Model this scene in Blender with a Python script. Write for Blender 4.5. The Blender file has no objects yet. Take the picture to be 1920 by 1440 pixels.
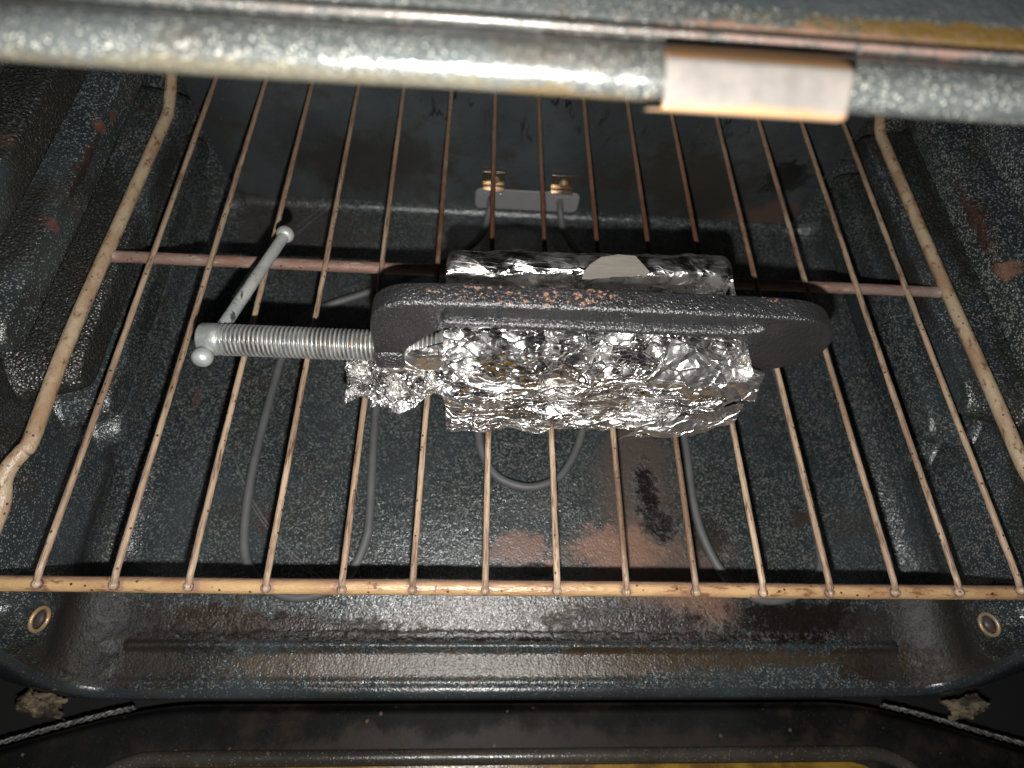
import bpy, bmesh, math, random
import numpy as np
from mathutils import Vector, Matrix, noise
from mathutils.geometry import delaunay_2d_cdt

scn = bpy.context.scene
COL = scn.collection
random.seed(7)

# ------------------------------------------------------------------ camera
CP = Vector((-0.04487, -0.04711, 0.30935))
CM = Matrix(((0.9974614, -0.0314850, -0.0638713),
             (-0.0018825, 0.8849719, -0.4656407),
             (0.0711850, 0.4645788, 0.8826660)))
cam = bpy.data.cameras.new("camera")
camo = bpy.data.objects.new("camera", cam)
COL.objects.link(camo)
camo.matrix_world = Matrix.Translation(CP) @ CM.to_4x4()
cam.sensor_width = 36.0
cam.lens = 1100 / 1920 * 36
cam.clip_start = 0.005
cam.clip_end = 50
cam.dof.use_dof = True
cam.dof.focus_distance = 0.31
cam.dof.aperture_fstop = 7.8
scn.camera = camo

# ------------------------------------------------------------------ world: the dim room behind the photographer
W = bpy.data.worlds.new("World")
scn.world = W
W.use_nodes = True
wb = W.node_tree.nodes["Background"]
wb.inputs[0].default_value = (0.80, 0.84, 1.0, 1)
wb.inputs[1].default_value = 0.018

# ------------------------------------------------------------------ the phone's flash, just below its lens
fl = bpy.data.lights.new("flash", 'POINT')
fl.energy = 10.0
fl.shadow_soft_size = 0.0025
fl.color = (1.0, 0.98, 0.955)
flo = bpy.data.objects.new("flash", fl)
COL.objects.link(flo)
flo.location = CP - CM.col[1] * 0.0245 - CM.col[2] * 0.0060

scn.view_settings.view_transform = 'Standard'
scn.view_settings.look = 'None'
scn.view_settings.exposure = 0.0
scn.view_settings.gamma = 1.0
scn.view_settings.use_curve_mapping = False
scn.cycles.max_bounces = 8
scn.cycles.glossy_bounces = 5
scn.cycles.sample_clamp_indirect = 6

# ------------------------------------------------------------------ node helpers
class NT:
    def __init__(s, name):
        s.m = bpy.data.materials.new(name)
        s.m.use_nodes = True
        s.t = s.m.node_tree
        s.b = s.t.nodes["Principled BSDF"]
        s.P = s.n('ShaderNodeNewGeometry').outputs['Position']
    def n(s, k, **kw):
        x = s.t.nodes.new(k)
        for a, v in kw.items():
            setattr(x, a, v)
        return x
    def link(s, a, b):
        s.t.links.new(a, b)
    def put(s, sock, v):
        if isinstance(v, bpy.types.NodeSocket):
            s.link(v, sock)
        elif isinstance(v, (tuple, list)):
            sock.default_value = (*v, 1) if (len(v) == 3 and sock.type == 'RGBA') else v
        else:
            sock.default_value = v
    def math(s, op, a, b=0.0, c=0.0, clamp=False):
        x = s.n('ShaderNodeMath', operation=op, use_clamp=clamp)
        s.put(x.inputs[0], a); s.put(x.inputs[1], b); s.put(x.inputs[2], c)
        return x.outputs[0]
    def vmath(s, op, a, b=(0, 0, 0)):
        x = s.n('ShaderNodeVectorMath', operation=op)
        s.put(x.inputs[0], a); s.put(x.inputs[1], b)
        return x.outputs['Value'] if op in ('LENGTH', 'DISTANCE', 'DOT_PRODUCT') else x.outputs[0]
    def scale(s, v3):
        return s.vmath('MULTIPLY', s.P, v3)
    def noise(s, sc=10, det=3, rough=0.55, vec=None, dist=0.0):
        x = s.n('ShaderNodeTexNoise')
        s.put(x.inputs['Vector'], vec if vec is not None else s.P)
        x.inputs['Scale'].default_value = sc
        x.inputs['Detail'].default_value = det
        x.inputs['Roughness'].default_value = rough
        x.inputs['Distortion'].default_value = dist
        return x.outputs['Fac']
    def voro(s, sc=100, feat='F1', vec=None, rnd=1.0):
        x = s.n('ShaderNodeTexVoronoi', feature=feat)
        s.put(x.inputs['Vector'], vec if vec is not None else s.P)
        x.inputs['Scale'].default_value = sc
        x.inputs['Randomness'].default_value = rnd
        return x
    def ss(s, v, lo, hi, a=0.0, b=1.0):
        x = s.n('ShaderNodeMapRange', interpolation_type='SMOOTHSTEP')
        s.put(x.inputs[0], v); x.inputs[1].default_value = lo; x.inputs[2].default_value = hi
        x.inputs[3].default_value = a; x.inputs[4].default_value = b
        return x.outputs[0]
    def mix(s, f, a, b):
        x = s.n('ShaderNodeMix', data_type='RGBA')
        s.put(x.inputs[0], f); s.put(x.inputs[6], a); s.put(x.inputs[7], b)
        return x.outputs[2]
    def mixf(s, f, a, b):
        x = s.n('ShaderNodeMix', data_type='FLOAT')
        s.put(x.inputs[0], f); s.put(x.inputs[2], a); s.put(x.inputs[3], b)
        return x.outputs[0]
    def bump(s, h, dist=0.001, st=1.0, nrm=None):
        x = s.n('ShaderNodeBump')
        x.inputs['Distance'].default_value = dist
        s.put(x.inputs['Strength'], st)
        s.put(x.inputs['Height'], h)
        if nrm is not None:
            s.link(nrm, x.inputs['Normal'])
        return x.outputs[0]
    def region(s, c, r, amp=0.5, nsc=30, soft=0.15, det=4):
        """noisy ellipsoid mask round the point c"""
        d = s.vmath('LENGTH', s.vmath('DIVIDE', s.vmath('SUBTRACT', s.P, c), r))
        if not hasattr(s, 'sh'):
            s.sh = (s.noise(38, 4, 0.6), s.noise(115, 5, 0.7), s.noise(420, 3, 0.7))
        k = 0 if nsc < 55 else 1
        n = s.math('ADD', s.math('MULTIPLY', s.sh[k], 0.62), s.math('ADD', s.math('MULTIPLY', s.sh[1], 0.22), s.math('MULTIPLY', s.sh[2], 0.16)))
        d = s.math('ADD', d, s.math('MULTIPLY', s.math('SUBTRACT', n, 0.5), amp * 4.2))
        return s.ss(d, 1 + soft, 1 - soft)

def enamel(name, stains=(), soot=0.0, base=(0.010, 0.015, 0.018), speck=(0.22, 0.25, 0.25), specks=1.0,
           rough=0.22, peel=0.00022, scr=None, spsize=0.30, sc=620, chips=0.6, drips=False, spec=0.5):
    T = NT(name)
    # broad tone of old baked-on film
    nb = T.noise(9, 4, 0.6)
    col = T.mix(T.ss(nb, 0.35, 0.7), base, tuple(x * 1.7 + 0.003 for x in base))
    film = T.ss(T.noise(22, 6, 0.65), 0.52, 0.70)
    col = T.mix(T.math('MULTIPLY', film, 0.6), col, (0.030, 0.021, 0.013))
    # enamel speckles of two sizes
    v = T.voro(sc)
    m1 = T.ss(v.outputs['Distance'], spsize, spsize - 0.14)
    rnd = T.n('ShaderNodeSeparateColor'); T.link(v.outputs['Color'], rnd.inputs[0])
    g = T.ss(rnd.outputs[0], 0.30, 0.95)
    m1 = T.math('MULTIPLY', m1, g)
    clean = T.math('SUBTRACT', 1.0, T.math('MULTIPLY', T.ss(T.noise(17, 6, 0.68), 0.46, 0.64), 0.6))
    m1 = T.math('MULTIPLY', m1, T.math('MULTIPLY', clean, specks))
    spc = T.mix(rnd.outputs[1], speck, tuple(c * 0.5 for c in speck))
    col = T.mix(m1, col, spc)
    rg = T.math('ADD', rough, T.math('MULTIPLY', film, 0.16))
    # scattered tan chips
    vc = T.voro(105)
    rc = T.n('ShaderNodeSeparateColor'); T.link(vc.outputs['Color'], rc.inputs[0])
    ch = T.math('ADD', vc.outputs['Distance'], T.math('MULTIPLY', T.noise(260, 2), 0.22))
    cm = T.math('MULTIPLY', T.ss(ch, 0.26, 0.21), T.ss(rc.outputs[0], 0.66, 0.70))
    col = T.mix(T.math('MULTIPLY', cm, chips), col, (0.18, 0.12, 0.085))
    crusts = []
    for (c, r, cc, op, rr, nsc) in stains:
        m = T.math('MULTIPLY', T.region(c, r, 0.75, nsc, 0.38, 7), op)
        col = T.mix(m, col, cc)
        rg = T.mixf(m, rg, rr)
        if sum(cc) < 0.08 and len(crusts) < 8: crusts.append(m)
    if drips:
        nd = T.noise(26, 3, .6, vec=T.scale((1.6, 1, .30)))
        ln = T.ss(T.math('ABSOLUTE', T.math('SUBTRACT', nd, .5)), .022, .004)
        mk = T.math('MULTIPLY', T.ss(T.noise(20, 3, .6, vec=T.scale((1, 1, .8))), .50, .60), T.region((.03, .405, -.005), (.22, .2, .055), .3, 30, .3))
        col = T.mix(T.math('MULTIPLY', T.math('MULTIPLY', ln, mk), .9), col, (0.006, 0.006, 0.005))
    if scr:
        for (cx, cy, R, w, xm0, xm1) in scr:
            pd = T.vmath('MULTIPLY', T.vmath('SUBTRACT', T.P, (cx, cy, 0)), (1, 1, 0))
            l = T.math('ABSOLUTE', T.math('SUBTRACT', T.vmath('LENGTH', pd), R))
            sx = T.n('ShaderNodeSeparateXYZ'); T.link(T.P, sx.inputs[0])
            rngm = T.math('MULTIPLY', T.ss(sx.outputs[0], xm0, xm0 + 0.01), T.ss(sx.outputs[0], xm1, xm1 - 0.01))
            m = T.math('MULTIPLY', T.ss(l, w, w * 0.4), rngm)
            col = T.mix(T.math('MULTIPLY', m, 0.6), col, (0.16, 0.17, 0.17))
    h = T.math('ADD', T.noise(700, 2, 0.5), T.math('MULTIPLY', T.noise(200, 2, 0.5), 0.9))
    for mm_ in crusts: h = T.math('ADD', h, T.math('MULTIPLY', mm_, T.math('ADD', .9, T.noise(300, 3, .7))))
    if soot > 0:
        # charred, pebbly crust in bands
        sm = T.ss(T.noise(16, 3, 0.5, vec=T.scale((1, 0.45, 1.0))), 0.44, 0.56)
        szz = T.n('ShaderNodeSeparateXYZ'); T.link(T.P, szz.inputs[0])
        sm = T.math('MULTIPLY', T.math('MULTIPLY', sm, T.ss(szz.outputs[2], -.10, -.02)), soot)
        col = T.mix(T.math('MULTIPLY', sm, 0.8), col, (0.012, 0.010, 0.007))
        cr = T.voro(600, 'F1').outputs['Distance']
        h = T.math('ADD', h, T.math('MULTIPLY', T.math('MULTIPLY', cr, sm), 1.6))
        rg = T.mixf(T.math('MULTIPLY', sm, 0.8), rg, 0.36)
    T.put(T.b.inputs['Base Color'], col)
    T.put(T.b.inputs['Roughness'], rg)
    T.b.inputs['Specular IOR Level'].default_value = spec
    T.put(T.b.inputs['Normal'], T.bump(h, peel, 1.0))
    return T.m

BROWN = (0.020, 0.010, 0.005)
PINK = (0.17, 0.085, 0.055)
GREYB = (0.060, 0.046, 0.038)
TAR = (0.004, 0.003, 0.003)
floor_st = [
    ((0.095, 0.100, -.16), (0.034, 0.070, .2), (0.075, 0.054, 0.044), 0.88, 0.40, 40),
    ((0.100, 0.045, -.16), (0.060, 0.032, .2), (0.105, 0.070, 0.052), 0.9, 0.42, 40),
    ((0.074, 0.054, -.16), (0.032, 0.017, .2), (0.21, 0.115, 0.078), 0.92, 0.42, 60),
    ((-0.004, 0.054, -.16), (0.021, 0.013, .2), (0.19, 0.105, 0.078), 0.85, 0.42, 70),
    ((0.018, 0.040, -.16), (0.006, 0.005, .2), (0.24, 0.125, 0.085), 0.9, 0.42, 70),
    ((0.105, 0.022, -.16), (0.034, 0.012, .2), (0.10, 0.055, 0.038), 0.75, 0.42, 90),
    ((0.138, 0.008, -.16), (0.030, 0.013, .2), (0.20, 0.11, 0.075), 0.75, 0.4, 90),
    ((0.102, 0.098, -.16), (0.010, 0.026, .2), TAR, 0.95, 0.3, 170),
    ((0.110, 0.072, -.16), (0.011, 0.012, .2), TAR, 0.95, 0.3, 170),
    ((0.010, 0.038, -.16), (0.012, 0.004, .2), TAR, 0.9, 0.3, 170),
    ((0.150, 0.066, -.16), (0.020, 0.018, .2), (0.020, 0.014, 0.010), 0.7, 0.3, 170),
    ((-0.020, 0.003, -.16), (0.110, 0.014, .2), (0.052, 0.035, 0.022), 0.88, 0.25, 60),
    ((0.085, -0.001, -.16), (0.060, 0.012, .2), (0.026, 0.019, 0.018), 0.85, 0.26, 60),
    ((-0.180, -0.006, -.16), (0.070, 0.008, .2), (0.018, 0.009, 0.004), 0.85, 0.28, 70),
    ((-0.232, -0.001, -.16), (0.042, 0.013, .2), (0.026, 0.014, 0.007), 0.95, 0.3, 70),
    ((0.000, -0.0100, -.16), (0.290, 0.0034, .2), (0.010, 0.005, 0.003), 0.95, 0.28, 90),
    ((0.215, 0.003, -.16), (0.060, 0.016, .2), (0.007, 0.004, 0.003), 0.97, 0.26, 80),
    ((0.060, -0.027, -.16), (0.050, 0.010, .2), (0.030, 0.018, 0.008), 0.85, 0.33, 90),
    ((-0.140, -0.029, -.16), (0.070, 0.009, .2), (0.030, 0.019, 0.011), 0.85, 0.33, 90),
    ((0.262, -0.028, -.16), (0.030, 0.013, .2), (0.022, 0.011, 0.004), 0.9, 0.3, 60),
    ((-0.055, -0.030, -.16), (0.170, 0.008, .2), (0.074, 0.054, 0.038), 0.88, 0.38, 60),
    ((0.110, -0.025, -.16), (0.130, 0.007, .2), (0.040, 0.025, 0.011), 0.85, 0.34, 55),
    ((-0.262, -0.025, -.16), (0.045, 0.020, .2), (0.014, 0.011, 0.008), 0.85, 0.34, 60),
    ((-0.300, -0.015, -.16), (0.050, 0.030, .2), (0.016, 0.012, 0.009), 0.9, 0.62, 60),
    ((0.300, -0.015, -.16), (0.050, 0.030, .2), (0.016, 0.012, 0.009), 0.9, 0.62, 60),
    ((-0.285, 0.178, -.16), (0.007, 0.009, .2), (0.10, 0.05, 0.045), 0.6, 0.4, 120),
    ((-0.205, 0.073, -.16), (0.006, 0.008, .2), (0.04, 0.026, 0.02), 0.95, 0.4, 140),
    ((0.232, 0.082, -.16), (0.009, 0.006, .2), (0.04, 0.026, 0.02), 0.95, 0.4, 140),
    ((-0.250, 0.37, -.16), (0.09, 0.03, .2), (0.05, 0.035, 0.035), 0.6, 0.35, 50),
]
M_floor = enamel("enamel_floor", floor_st, base=(0.021, 0.0265, 0.0275), speck=(0.25, 0.27, 0.26), peel=.00050, sc=880, rough=.20, spec=.65,
                 scr=[(-0.02, 0.235, 0.246, 0.0007, -0.245, -0.10), (-0.015, 0.238, 0.254, 0.0006, -0.235, -0.08)], spsize=0.55)
wall_st = [((-.29, .28, .03), (.04, .004, .0035), (0.13,.05,.04), .8, .4, 60), ((-.29, .196, .031), (.04, .004, .004), (0.13,.05,.04), .7, .4, 70),
           ((-.29, .297, .026), (.04, .004, .003), (0.13,.05,.04), .6, .4, 70), ((-.28, .212, .077), (.04, .006, .004), PINK, .45, .4, 70),
           ((.29, .193, .031), (.04, .007, .005), PINK, .7, .4, 60), ((.29, .235, .030), (.04, .030, .004), (0.035, 0.014, 0.008), .8, .35, 60),
           ((-.29, .245, .030), (.04, .022, .003), (0.04, 0.014, 0.01), .7, .35, 60),
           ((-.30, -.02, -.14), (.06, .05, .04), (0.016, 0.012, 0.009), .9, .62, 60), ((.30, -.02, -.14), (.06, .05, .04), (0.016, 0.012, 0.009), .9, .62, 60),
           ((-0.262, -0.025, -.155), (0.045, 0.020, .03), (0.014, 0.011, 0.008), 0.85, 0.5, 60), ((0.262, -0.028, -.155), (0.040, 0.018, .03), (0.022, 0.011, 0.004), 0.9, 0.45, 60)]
M_wall = enamel("enamel_side", wall_st, soot=0.9, base=(0.0165, 0.0215, 0.0225), speck=(0.25, 0.27, 0.26), sc=880, rough=.20, chips=.45, spsize=.52, peel=.00052, spec=.62)
M_back = enamel("enamel_back", [((.27, .405, -.145), (.05, .1, .022), (0.10, 0.062, 0.048), .8, .4, 40),
                                ((.255, .405, -.088), (.022, .1, .018), (0.007, 0.006, 0.004), .9, .4, 60),
                                ((.17, .405, -.105), (.07, .1, .040), (0.030, 0.026, 0.020), .8, .35, 30),
                                ((-.15, .405, -.10), (.07, .1, .035), (0.024, 0.020, 0.016), .7, .35, 30)],
                base=(0.032, 0.037, 0.038), specks=0.10, rough=0.24, peel=0.0004, chips=.15, drips=True)
M_beam = enamel("enamel_top_frame", [((-.09, .0632, .2305), (.07, .005, .0030), (0.075, 0.064, 0.040), .6, .3, 60), ((.0, .0745, .2362), (.16, .0022, .003), (0.10, 0.078, 0.066), .7, .3, 60),
((.080, .0850, .2356), (.052, .0042, .004), (0.085, 0.050, 0.010), .92, .3, 60), ((.035, .0810, .2356), (.030, .0030, .004), (0.10, 0.06, 0.035), .85, .3, 60),
                                     ((.03, .0800, .239), (.05, .006, .004), (0.12, 0.075, 0.06), .7, .3, 60),
                                     ((-.0262, .064, .229), (.016, .008, .0030), (0.075, 0.048, 0.016), .7, .3, 90),
                                     ((-.10, .0865, .240), (.045, .0035, .003), (0.075, 0.062, 0.022), .7, .3, 90),
                                     ((-.09, .0785, .2385), (.06, .003, .003), (0.10, 0.085, 0.072), .7, .3, 90)],
                base=(0.030, 0.034, 0.033), speck=(0.50, 0.49, 0.42), sc=1500, spsize=0.40, rough=0.26, peel=0.0003, spec=.7, chips=.2)
M_flange = enamel("enamel_flange", [], base=(0.018, 0.023, 0.026), speck=(0.22, 0.23, 0.23), specks=0.8, rough=0.24)
M_door = enamel("enamel_door", [((0, -.09, -.2), (.26, .018, .1), (0.040, 0.030, 0.022), .5, .35, 40)],
                base=(0.005, 0.005, 0.005), specks=0.10, rough=0.6, peel=.0001)
M_door.node_tree.nodes["Principled BSDF"].inputs["Specular IOR Level"].default_value = 0.08
M_bead = enamel("enamel_door_bead", [], base=(0.030, 0.027, 0.022), specks=0.8, rough=0.25, speck=(0.3, 0.28, 0.25))

def rodmat(name, c1, c2, c3, dark=0.0, stretch=(1, 1, 1), bandy=None, metal=0.0, rough=0.5, weld=False, cracks=False):
    T = NT(name)
    v = T.scale(stretch)
    n = T.noise(60, 5, 0.65, vec=v)
    col = T.mix(T.ss(n, 0.40, 0.62), c1, c2)
    n2 = T.noise(240, 4, 0.7, vec=v)
    col = T.mix(T.math('MULTIPLY', T.ss(n2, 0.56, 0.66), 0.8), col, c3)
    pit = T.voro(330)
    pr = T.n('ShaderNodeSeparateColor'); T.link(pit.outputs['Color'], pr.inputs[0])
    pm = T.math('MULTIPLY', T.ss(pit.outputs['Distance'], 0.28, 0.16), T.ss(pr.outputs[0], 0.72, 0.78))
    col = T.mix(pm, col, (0.05, 0.018, 0.008))
    if cracks:
        cl = T.ss(T.math('ABSOLUTE', T.math('SUBTRACT', T.noise(260, 2, .5, vec=T.scale((2.6, .10, 2.6))), .5)), .035, .010)
        col = T.mix(T.math('MULTIPLY', cl, T.ss(T.noise(30, 3), .42, .58, .1, .75)), col, (0.06, 0.03, 0.02))
    if weld:
        sx = T.n('ShaderNodeSeparateXYZ'); T.link(T.P, sx.inputs[0])
        fr = T.math('ABSOLUTE', T.math('SUBTRACT', T.math('FRACT', T.math('ADD', T.math('DIVIDE', sx.outputs[0], .03605), 10.5)), .5))
        wm = T.math('MULTIPLY', T.ss(T.math('ADD', fr, T.math('MULTIPLY', T.noise(200, 3), .10)), .17, .11), T.ss(sx.outputs[2], -.0052, -.0030))
        col = T.mix(T.math('MULTIPLY', wm, .8), col, (0.20, 0.115, 0.095))
        tp = T.math('MULTIPLY', T.ss(T.math('ADD', sx.outputs[1], T.math('MULTIPLY', T.noise(70, 4), .004)), .0030, .0052), .75)
        col = T.mix(tp, col, (0.17, 0.10, 0.075))
    if bandy:
        for (c, r, cc, op) in bandy:
            m = T.math('MULTIPLY', T.region(c, r, 0.45, 45, 0.35, 3), op)
            col = T.mix(m, col, cc)
    T.put(T.b.inputs['Base Color'], col)
    T.b.inputs['Roughness'].default_value = rough
    T.b.inputs['Metallic'].default_value = metal
    h = T.math('ADD', T.noise(500, 3, 0.6, vec=v), T.math('MULTIPLY', n2, 1.6))
    T.put(T.b.inputs['Normal'], T.bump(h, 0.00045, 1.0))
    return T.m
dk = [((0.03, .26, 0), (.13, .11, .05), (0.075, 0.026, 0.014), 0.92), ((0.03, .40, 0), (.5, .12, .05), (0.20, 0.125, 0.085), 0.55),
      ((0.055, .05, 0), (.028, .055, .05), (0.055, 0.026, 0.014), 0.8)]
M_wire = rodmat("rack_wire_patina", (0.34, 0.25, 0.17), (0.21, 0.14, 0.095), (0.085, 0.042, 0.026), stretch=(2.2, 0.22, 1.6), bandy=dk, rough=.42, cracks=True)
M_bar = rodmat("rack_bar_patina", (0.36, 0.235, 0.115), (0.28, 0.165, 0.085), (0.13, 0.055, 0.026), stretch=(0.35, 1, 1), rough=.36, weld=True)
M_cross = rodmat("rack_cross_patina", (0.17, 0.095, 0.068), (0.20, 0.14, 0.12), (0.30, 0.22, 0.15), stretch=(0.4, 1, 1), rough=.45)
M_rail = rodmat("rack_rail_patina", (0.34, 0.265, 0.175), (0.26, 0.165, 0.10), (0.12, 0.055, 0.03), stretch=(1, 0.5, 1), rough=.4)

T = NT("element_grey")
T.put(T.b.inputs['Base Color'], T.mix(T.ss(T.noise(40, 3), .3, .7), (0.08, 0.082, 0.085), (0.12, 0.12, 0.12)))
T.b.inputs['Roughness'].default_value = 0.55
T.put(T.b.inputs['Normal'], T.bump(T.noise(700, 2), 0.0001))
M_el = T.m

T = NT("zinc_plated")
n = T.noise(130, 5, .65)
col = T.mix(T.ss(n, .35, .65), (0.23, 0.245, 0.24), (0.36, 0.37, 0.35))
rad = T.vmath('LENGTH', T.vmath('MULTIPLY', T.vmath('SUBTRACT', T.P, (0, .1077, .0530)), (0, 1, 1)))
sxx = T.n('ShaderNodeSeparateXYZ'); T.link(T.P, sxx.inputs[0])
gr = T.math('MULTIPLY', T.ss(rad, .0076, .0068), T.ss(sxx.outputs[0], -.1700, -.1660))
col = T.mix(T.math('MULTIPLY', gr, T.ss(T.noise(90, 3), .3, .6, .45, .95)), col, (0.055, 0.045, 0.035))
rst = T.math('MULTIPLY', T.ss(T.noise(260, 4, .7), .54, .62), T.ss(sxx.outputs[0], -.145, -.105))
col = T.mix(T.math('MULTIPLY', rst, .7), col, (0.16, 0.10, 0.06))
T.put(T.b.inputs['Base Color'], col)
T.b.inputs['Metallic'].default_value = 0.55
T.put(T.b.inputs['Roughness'], T.ss(T.noise(300, 3), .3, .7, .30, .5))
T.put(T.b.inputs['Normal'], T.bump(T.noise(900, 3), 0.00015))
M_zinc = T.m
T = NT("zinc_handle")
n = T.noise(60, 5, .6)
col = T.mix(T.ss(n, .35, .65), (0.25, 0.265, 0.26), (0.36, 0.365, 0.34))
ws = T.region((-.170, .130, .048), (.03, .022, .03), .5, 300, .2)
gr = T.ss(T.noise(330, 4, .7, vec=T.scale((1, .5, 1))), .55, .60)
col = T.mix(T.math('MULTIPLY', gr, T.math('MULTIPLY', ws, .85)), col, (0.03, 0.015, 0.01))
T.put(T.b.inputs['Base Color'], col)
T.b.inputs['Metallic'].default_value = 0.35
T.b.inputs['Roughness'].default_value = 0.5
T.put(T.b.inputs['Normal'], T.bump(T.noise(500, 4), 0.0003))
M_handle = T.m

T = NT("clamp_black_paint")
rm = T.ss(T.noise(430, 3, .6), .575, .605)
reg = T.region((-.018, .106, .1025), (.042, .006, .006), .5, 90, .15)
reg2 = T.region((.085, .1105, .102), (.007, .0025, .006), .4, 90, .15)
reg3 = T.region((.012, .099, .099), (.016, .004, .0016), .4, 90, .15)
reg = T.math('MAXIMUM', reg, T.math('MAXIMUM', reg2, reg3))
rm = T.math('MULTIPLY', rm, reg)
col = T.mix(T.ss(T.noise(40, 4), .4, .7), (0.015, 0.015, 0.016), (0.024, 0.023, 0.024))
col = T.mix(rm, col, (0.20, 0.10, 0.06))
T.put(T.b.inputs['Base Color'], col)
T.put(T.b.inputs['Roughness'], T.mixf(rm, 0.30, 0.8))
T.b.inputs['Specular IOR Level'].default_value = 1.0
hh = T.math('ADD', T.noise(900, 2, .6), T.math('MULTIPLY', T.noise(300, 2), .8))
T.put(T.b.inputs['Normal'], T.bump(hh, 0.0009))
M_black = T.m

T = NT("aluminium_foil")
T.b.inputs['Metallic'].default_value = 1.0
T.put(T.b.inputs['Base Color'], T.mix(T.ss(T.noise(25, 2), .35, .65), (0.93, 0.92, 0.92), (0.88, 0.85, 0.82)))
T.put(T.b.inputs['Roughness'], T.ss(T.noise(80, 3), .35, .65, .15, .36))
def crinkle(T, scales, base=None):
    """piecewise-planar facets with sharp creases, as a height in metres"""
    wn = T.n('ShaderNodeTexNoise'); T.link(T.P, wn.inputs['Vector']); wn.inputs['Scale'].default_value = 70; wn.inputs['Detail'].default_value = 2
    tot = None
    for kk, (sc, slope, wamp) in enumerate(scales):
        mp = T.n('ShaderNodeMapping'); T.link(T.P, mp.inputs['Vector'])
        mp.inputs['Rotation'].default_value = (.5 + kk * 1.1, .3 + kk * .8, .5 + 1.3 * kk)
        mp.inputs['Scale'].default_value = (.55, 1.25, 1.0)
        wp = T.vmath('ADD', mp.outputs[0], T.vmath('MULTIPLY', T.vmath('SUBTRACT', wn.outputs['Color'], (.5, .5, .5)), (wamp, wamp, wamp)))
        v = T.voro(sc, 'F1', wp)
        r = T.vmath('SUBTRACT', v.outputs['Color'], (.5, .5, .5))
        pos = T.vmath('DIVIDE', v.outputs['Position'], (1, 1, 1))
        dlt = T.vmath('SUBTRACT', wp, pos)
        h = T.math('MULTIPLY', T.vmath('DOT_PRODUCT', r, dlt), slope)
        # rounded ridge along the crease
        e = T.voro(sc, 'DISTANCE_TO_EDGE', wp).outputs['Distance']
        h = T.math('ADD', h, T.math('MULTIPLY', T.ss(e, 0.05, 0.0), .0010 * 100 / sc))
        tot = h if tot is None else T.math('ADD', tot, h)
    return tot
h = crinkle(T, [(62, 1.1, .0035), (140, .95, .0018), (300, .45, .0010)])
sy = T.n('ShaderNodeSeparateXYZ'); T.link(T.P, sy.inputs[0])
T.put(T.b.inputs['Normal'], T.bump(h, 1.0, T.ss(sy.outputs[1], .120, .134, 1.0, .30)))
M_foil = T.m

T = NT("foil_smooth")
T.b.inputs['Metallic'].default_value = 1.0
T.b.inputs['Base Color'].default_value = (0.92, 0.90, 0.88, 1)
T.b.inputs['Roughness'].default_value = 0.34
T.put(T.b.inputs['Normal'], T.bump(crinkle(T, [(34, .8, .004), (90, .3, .002)]), 1.0, 1.0))
M_foil2 = T.m

T = NT("brushed_block")
n = T.noise(300, 4, .6, vec=T.scale((.15, 1, 1)))
T.put(T.b.inputs['Base Color'], T.mix(n, (0.11, 0.10, 0.085), (0.19, 0.175, 0.15)))
T.b.inputs['Roughness'].default_value = 0.55
T.put(T.b.inputs['Normal'], T.bump(n, .0004))
M_block = T.m

T = NT("latch_metal")
n = T.noise(90, 4, .6)
sz = T.n('ShaderNodeSeparateXYZ'); T.link(T.P, sz.inputs[0])
yy = T.math('ADD', sz.outputs[1], T.math('MULTIPLY', T.math('SUBTRACT', T.noise(160, 3), .5), .0022))
edge = T.math('MAXIMUM', T.ss(yy, .0618, .0632), T.math('MULTIPLY', T.ss(yy, .0553, .0541), .75))
col = T.mix(T.ss(n, .3, .7), (0.075, 0.069, 0.063), (0.115, 0.104, 0.092))
col = T.mix(edge, col, (0.20, 0.105, 0.040))
T.put(T.b.inputs['Base Color'], col)
T.b.inputs['Metallic'].default_value = 0.1
T.b.inputs['Roughness'].default_value = 0.42
M_latch = T.m

def plain(name, c, rough=.4, metal=0.0, nz=0.0, c2=None, sc=60):
    T = NT(name)
    if c2: T.put(T.b.inputs['Base Color'], T.mix(T.ss(T.noise(sc, 4, .6), .38, .62), c, c2))
    else: T.put(T.b.inputs['Base Color'], T.mix(T.noise(sc, 3), tuple(x * .85 for x in c), tuple(min(1, x * 1.15) for x in c)))
    T.b.inputs['Roughness'].default_value = rough
    T.b.inputs['Metallic'].default_value = metal
    if nz: T.put(T.b.inputs['Normal'], T.bump(T.noise(sc * 8, 3), nz))
    return T.m
M_plate = plain("element_plate_metal", (0.30, 0.295, 0.30), .55, .3, .0002)
M_tab = plain("tab_metal", (0.42, 0.33, 0.24), .25, .9, .0001)
M_rivet = plain("rivet_metal", (0.8, 0.75, 0.65), .2, 1.0)
M_ring = plain("brass_ring", (0.42, 0.26, 0.10), .35, .4, .0002, (0.30, 0.24, 0.18), 200)
M_boltc = plain("bolt_centre", (0.07, 0.055, 0.055), .45, .3, .0004)
M_glass = plain("stained_door_glass", (0.22, 0.13, 0.02), .25, 0, .0002, (0.10, 0.055, 0.012), 40)
M_gasket = plain("gasket_braid", (0.30, 0.29, 0.29), .35, .5, .0004, (0.07, 0.065, 0.065), 500)
M_insul = plain("scorched_insulation", (0.20, 0.155, 0.095), .9, 0, .002, (0.04, 0.03, 0.02), 110)
M_dark = plain("dark_casing", (0.004, 0.004, 0.004), .8)

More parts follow.
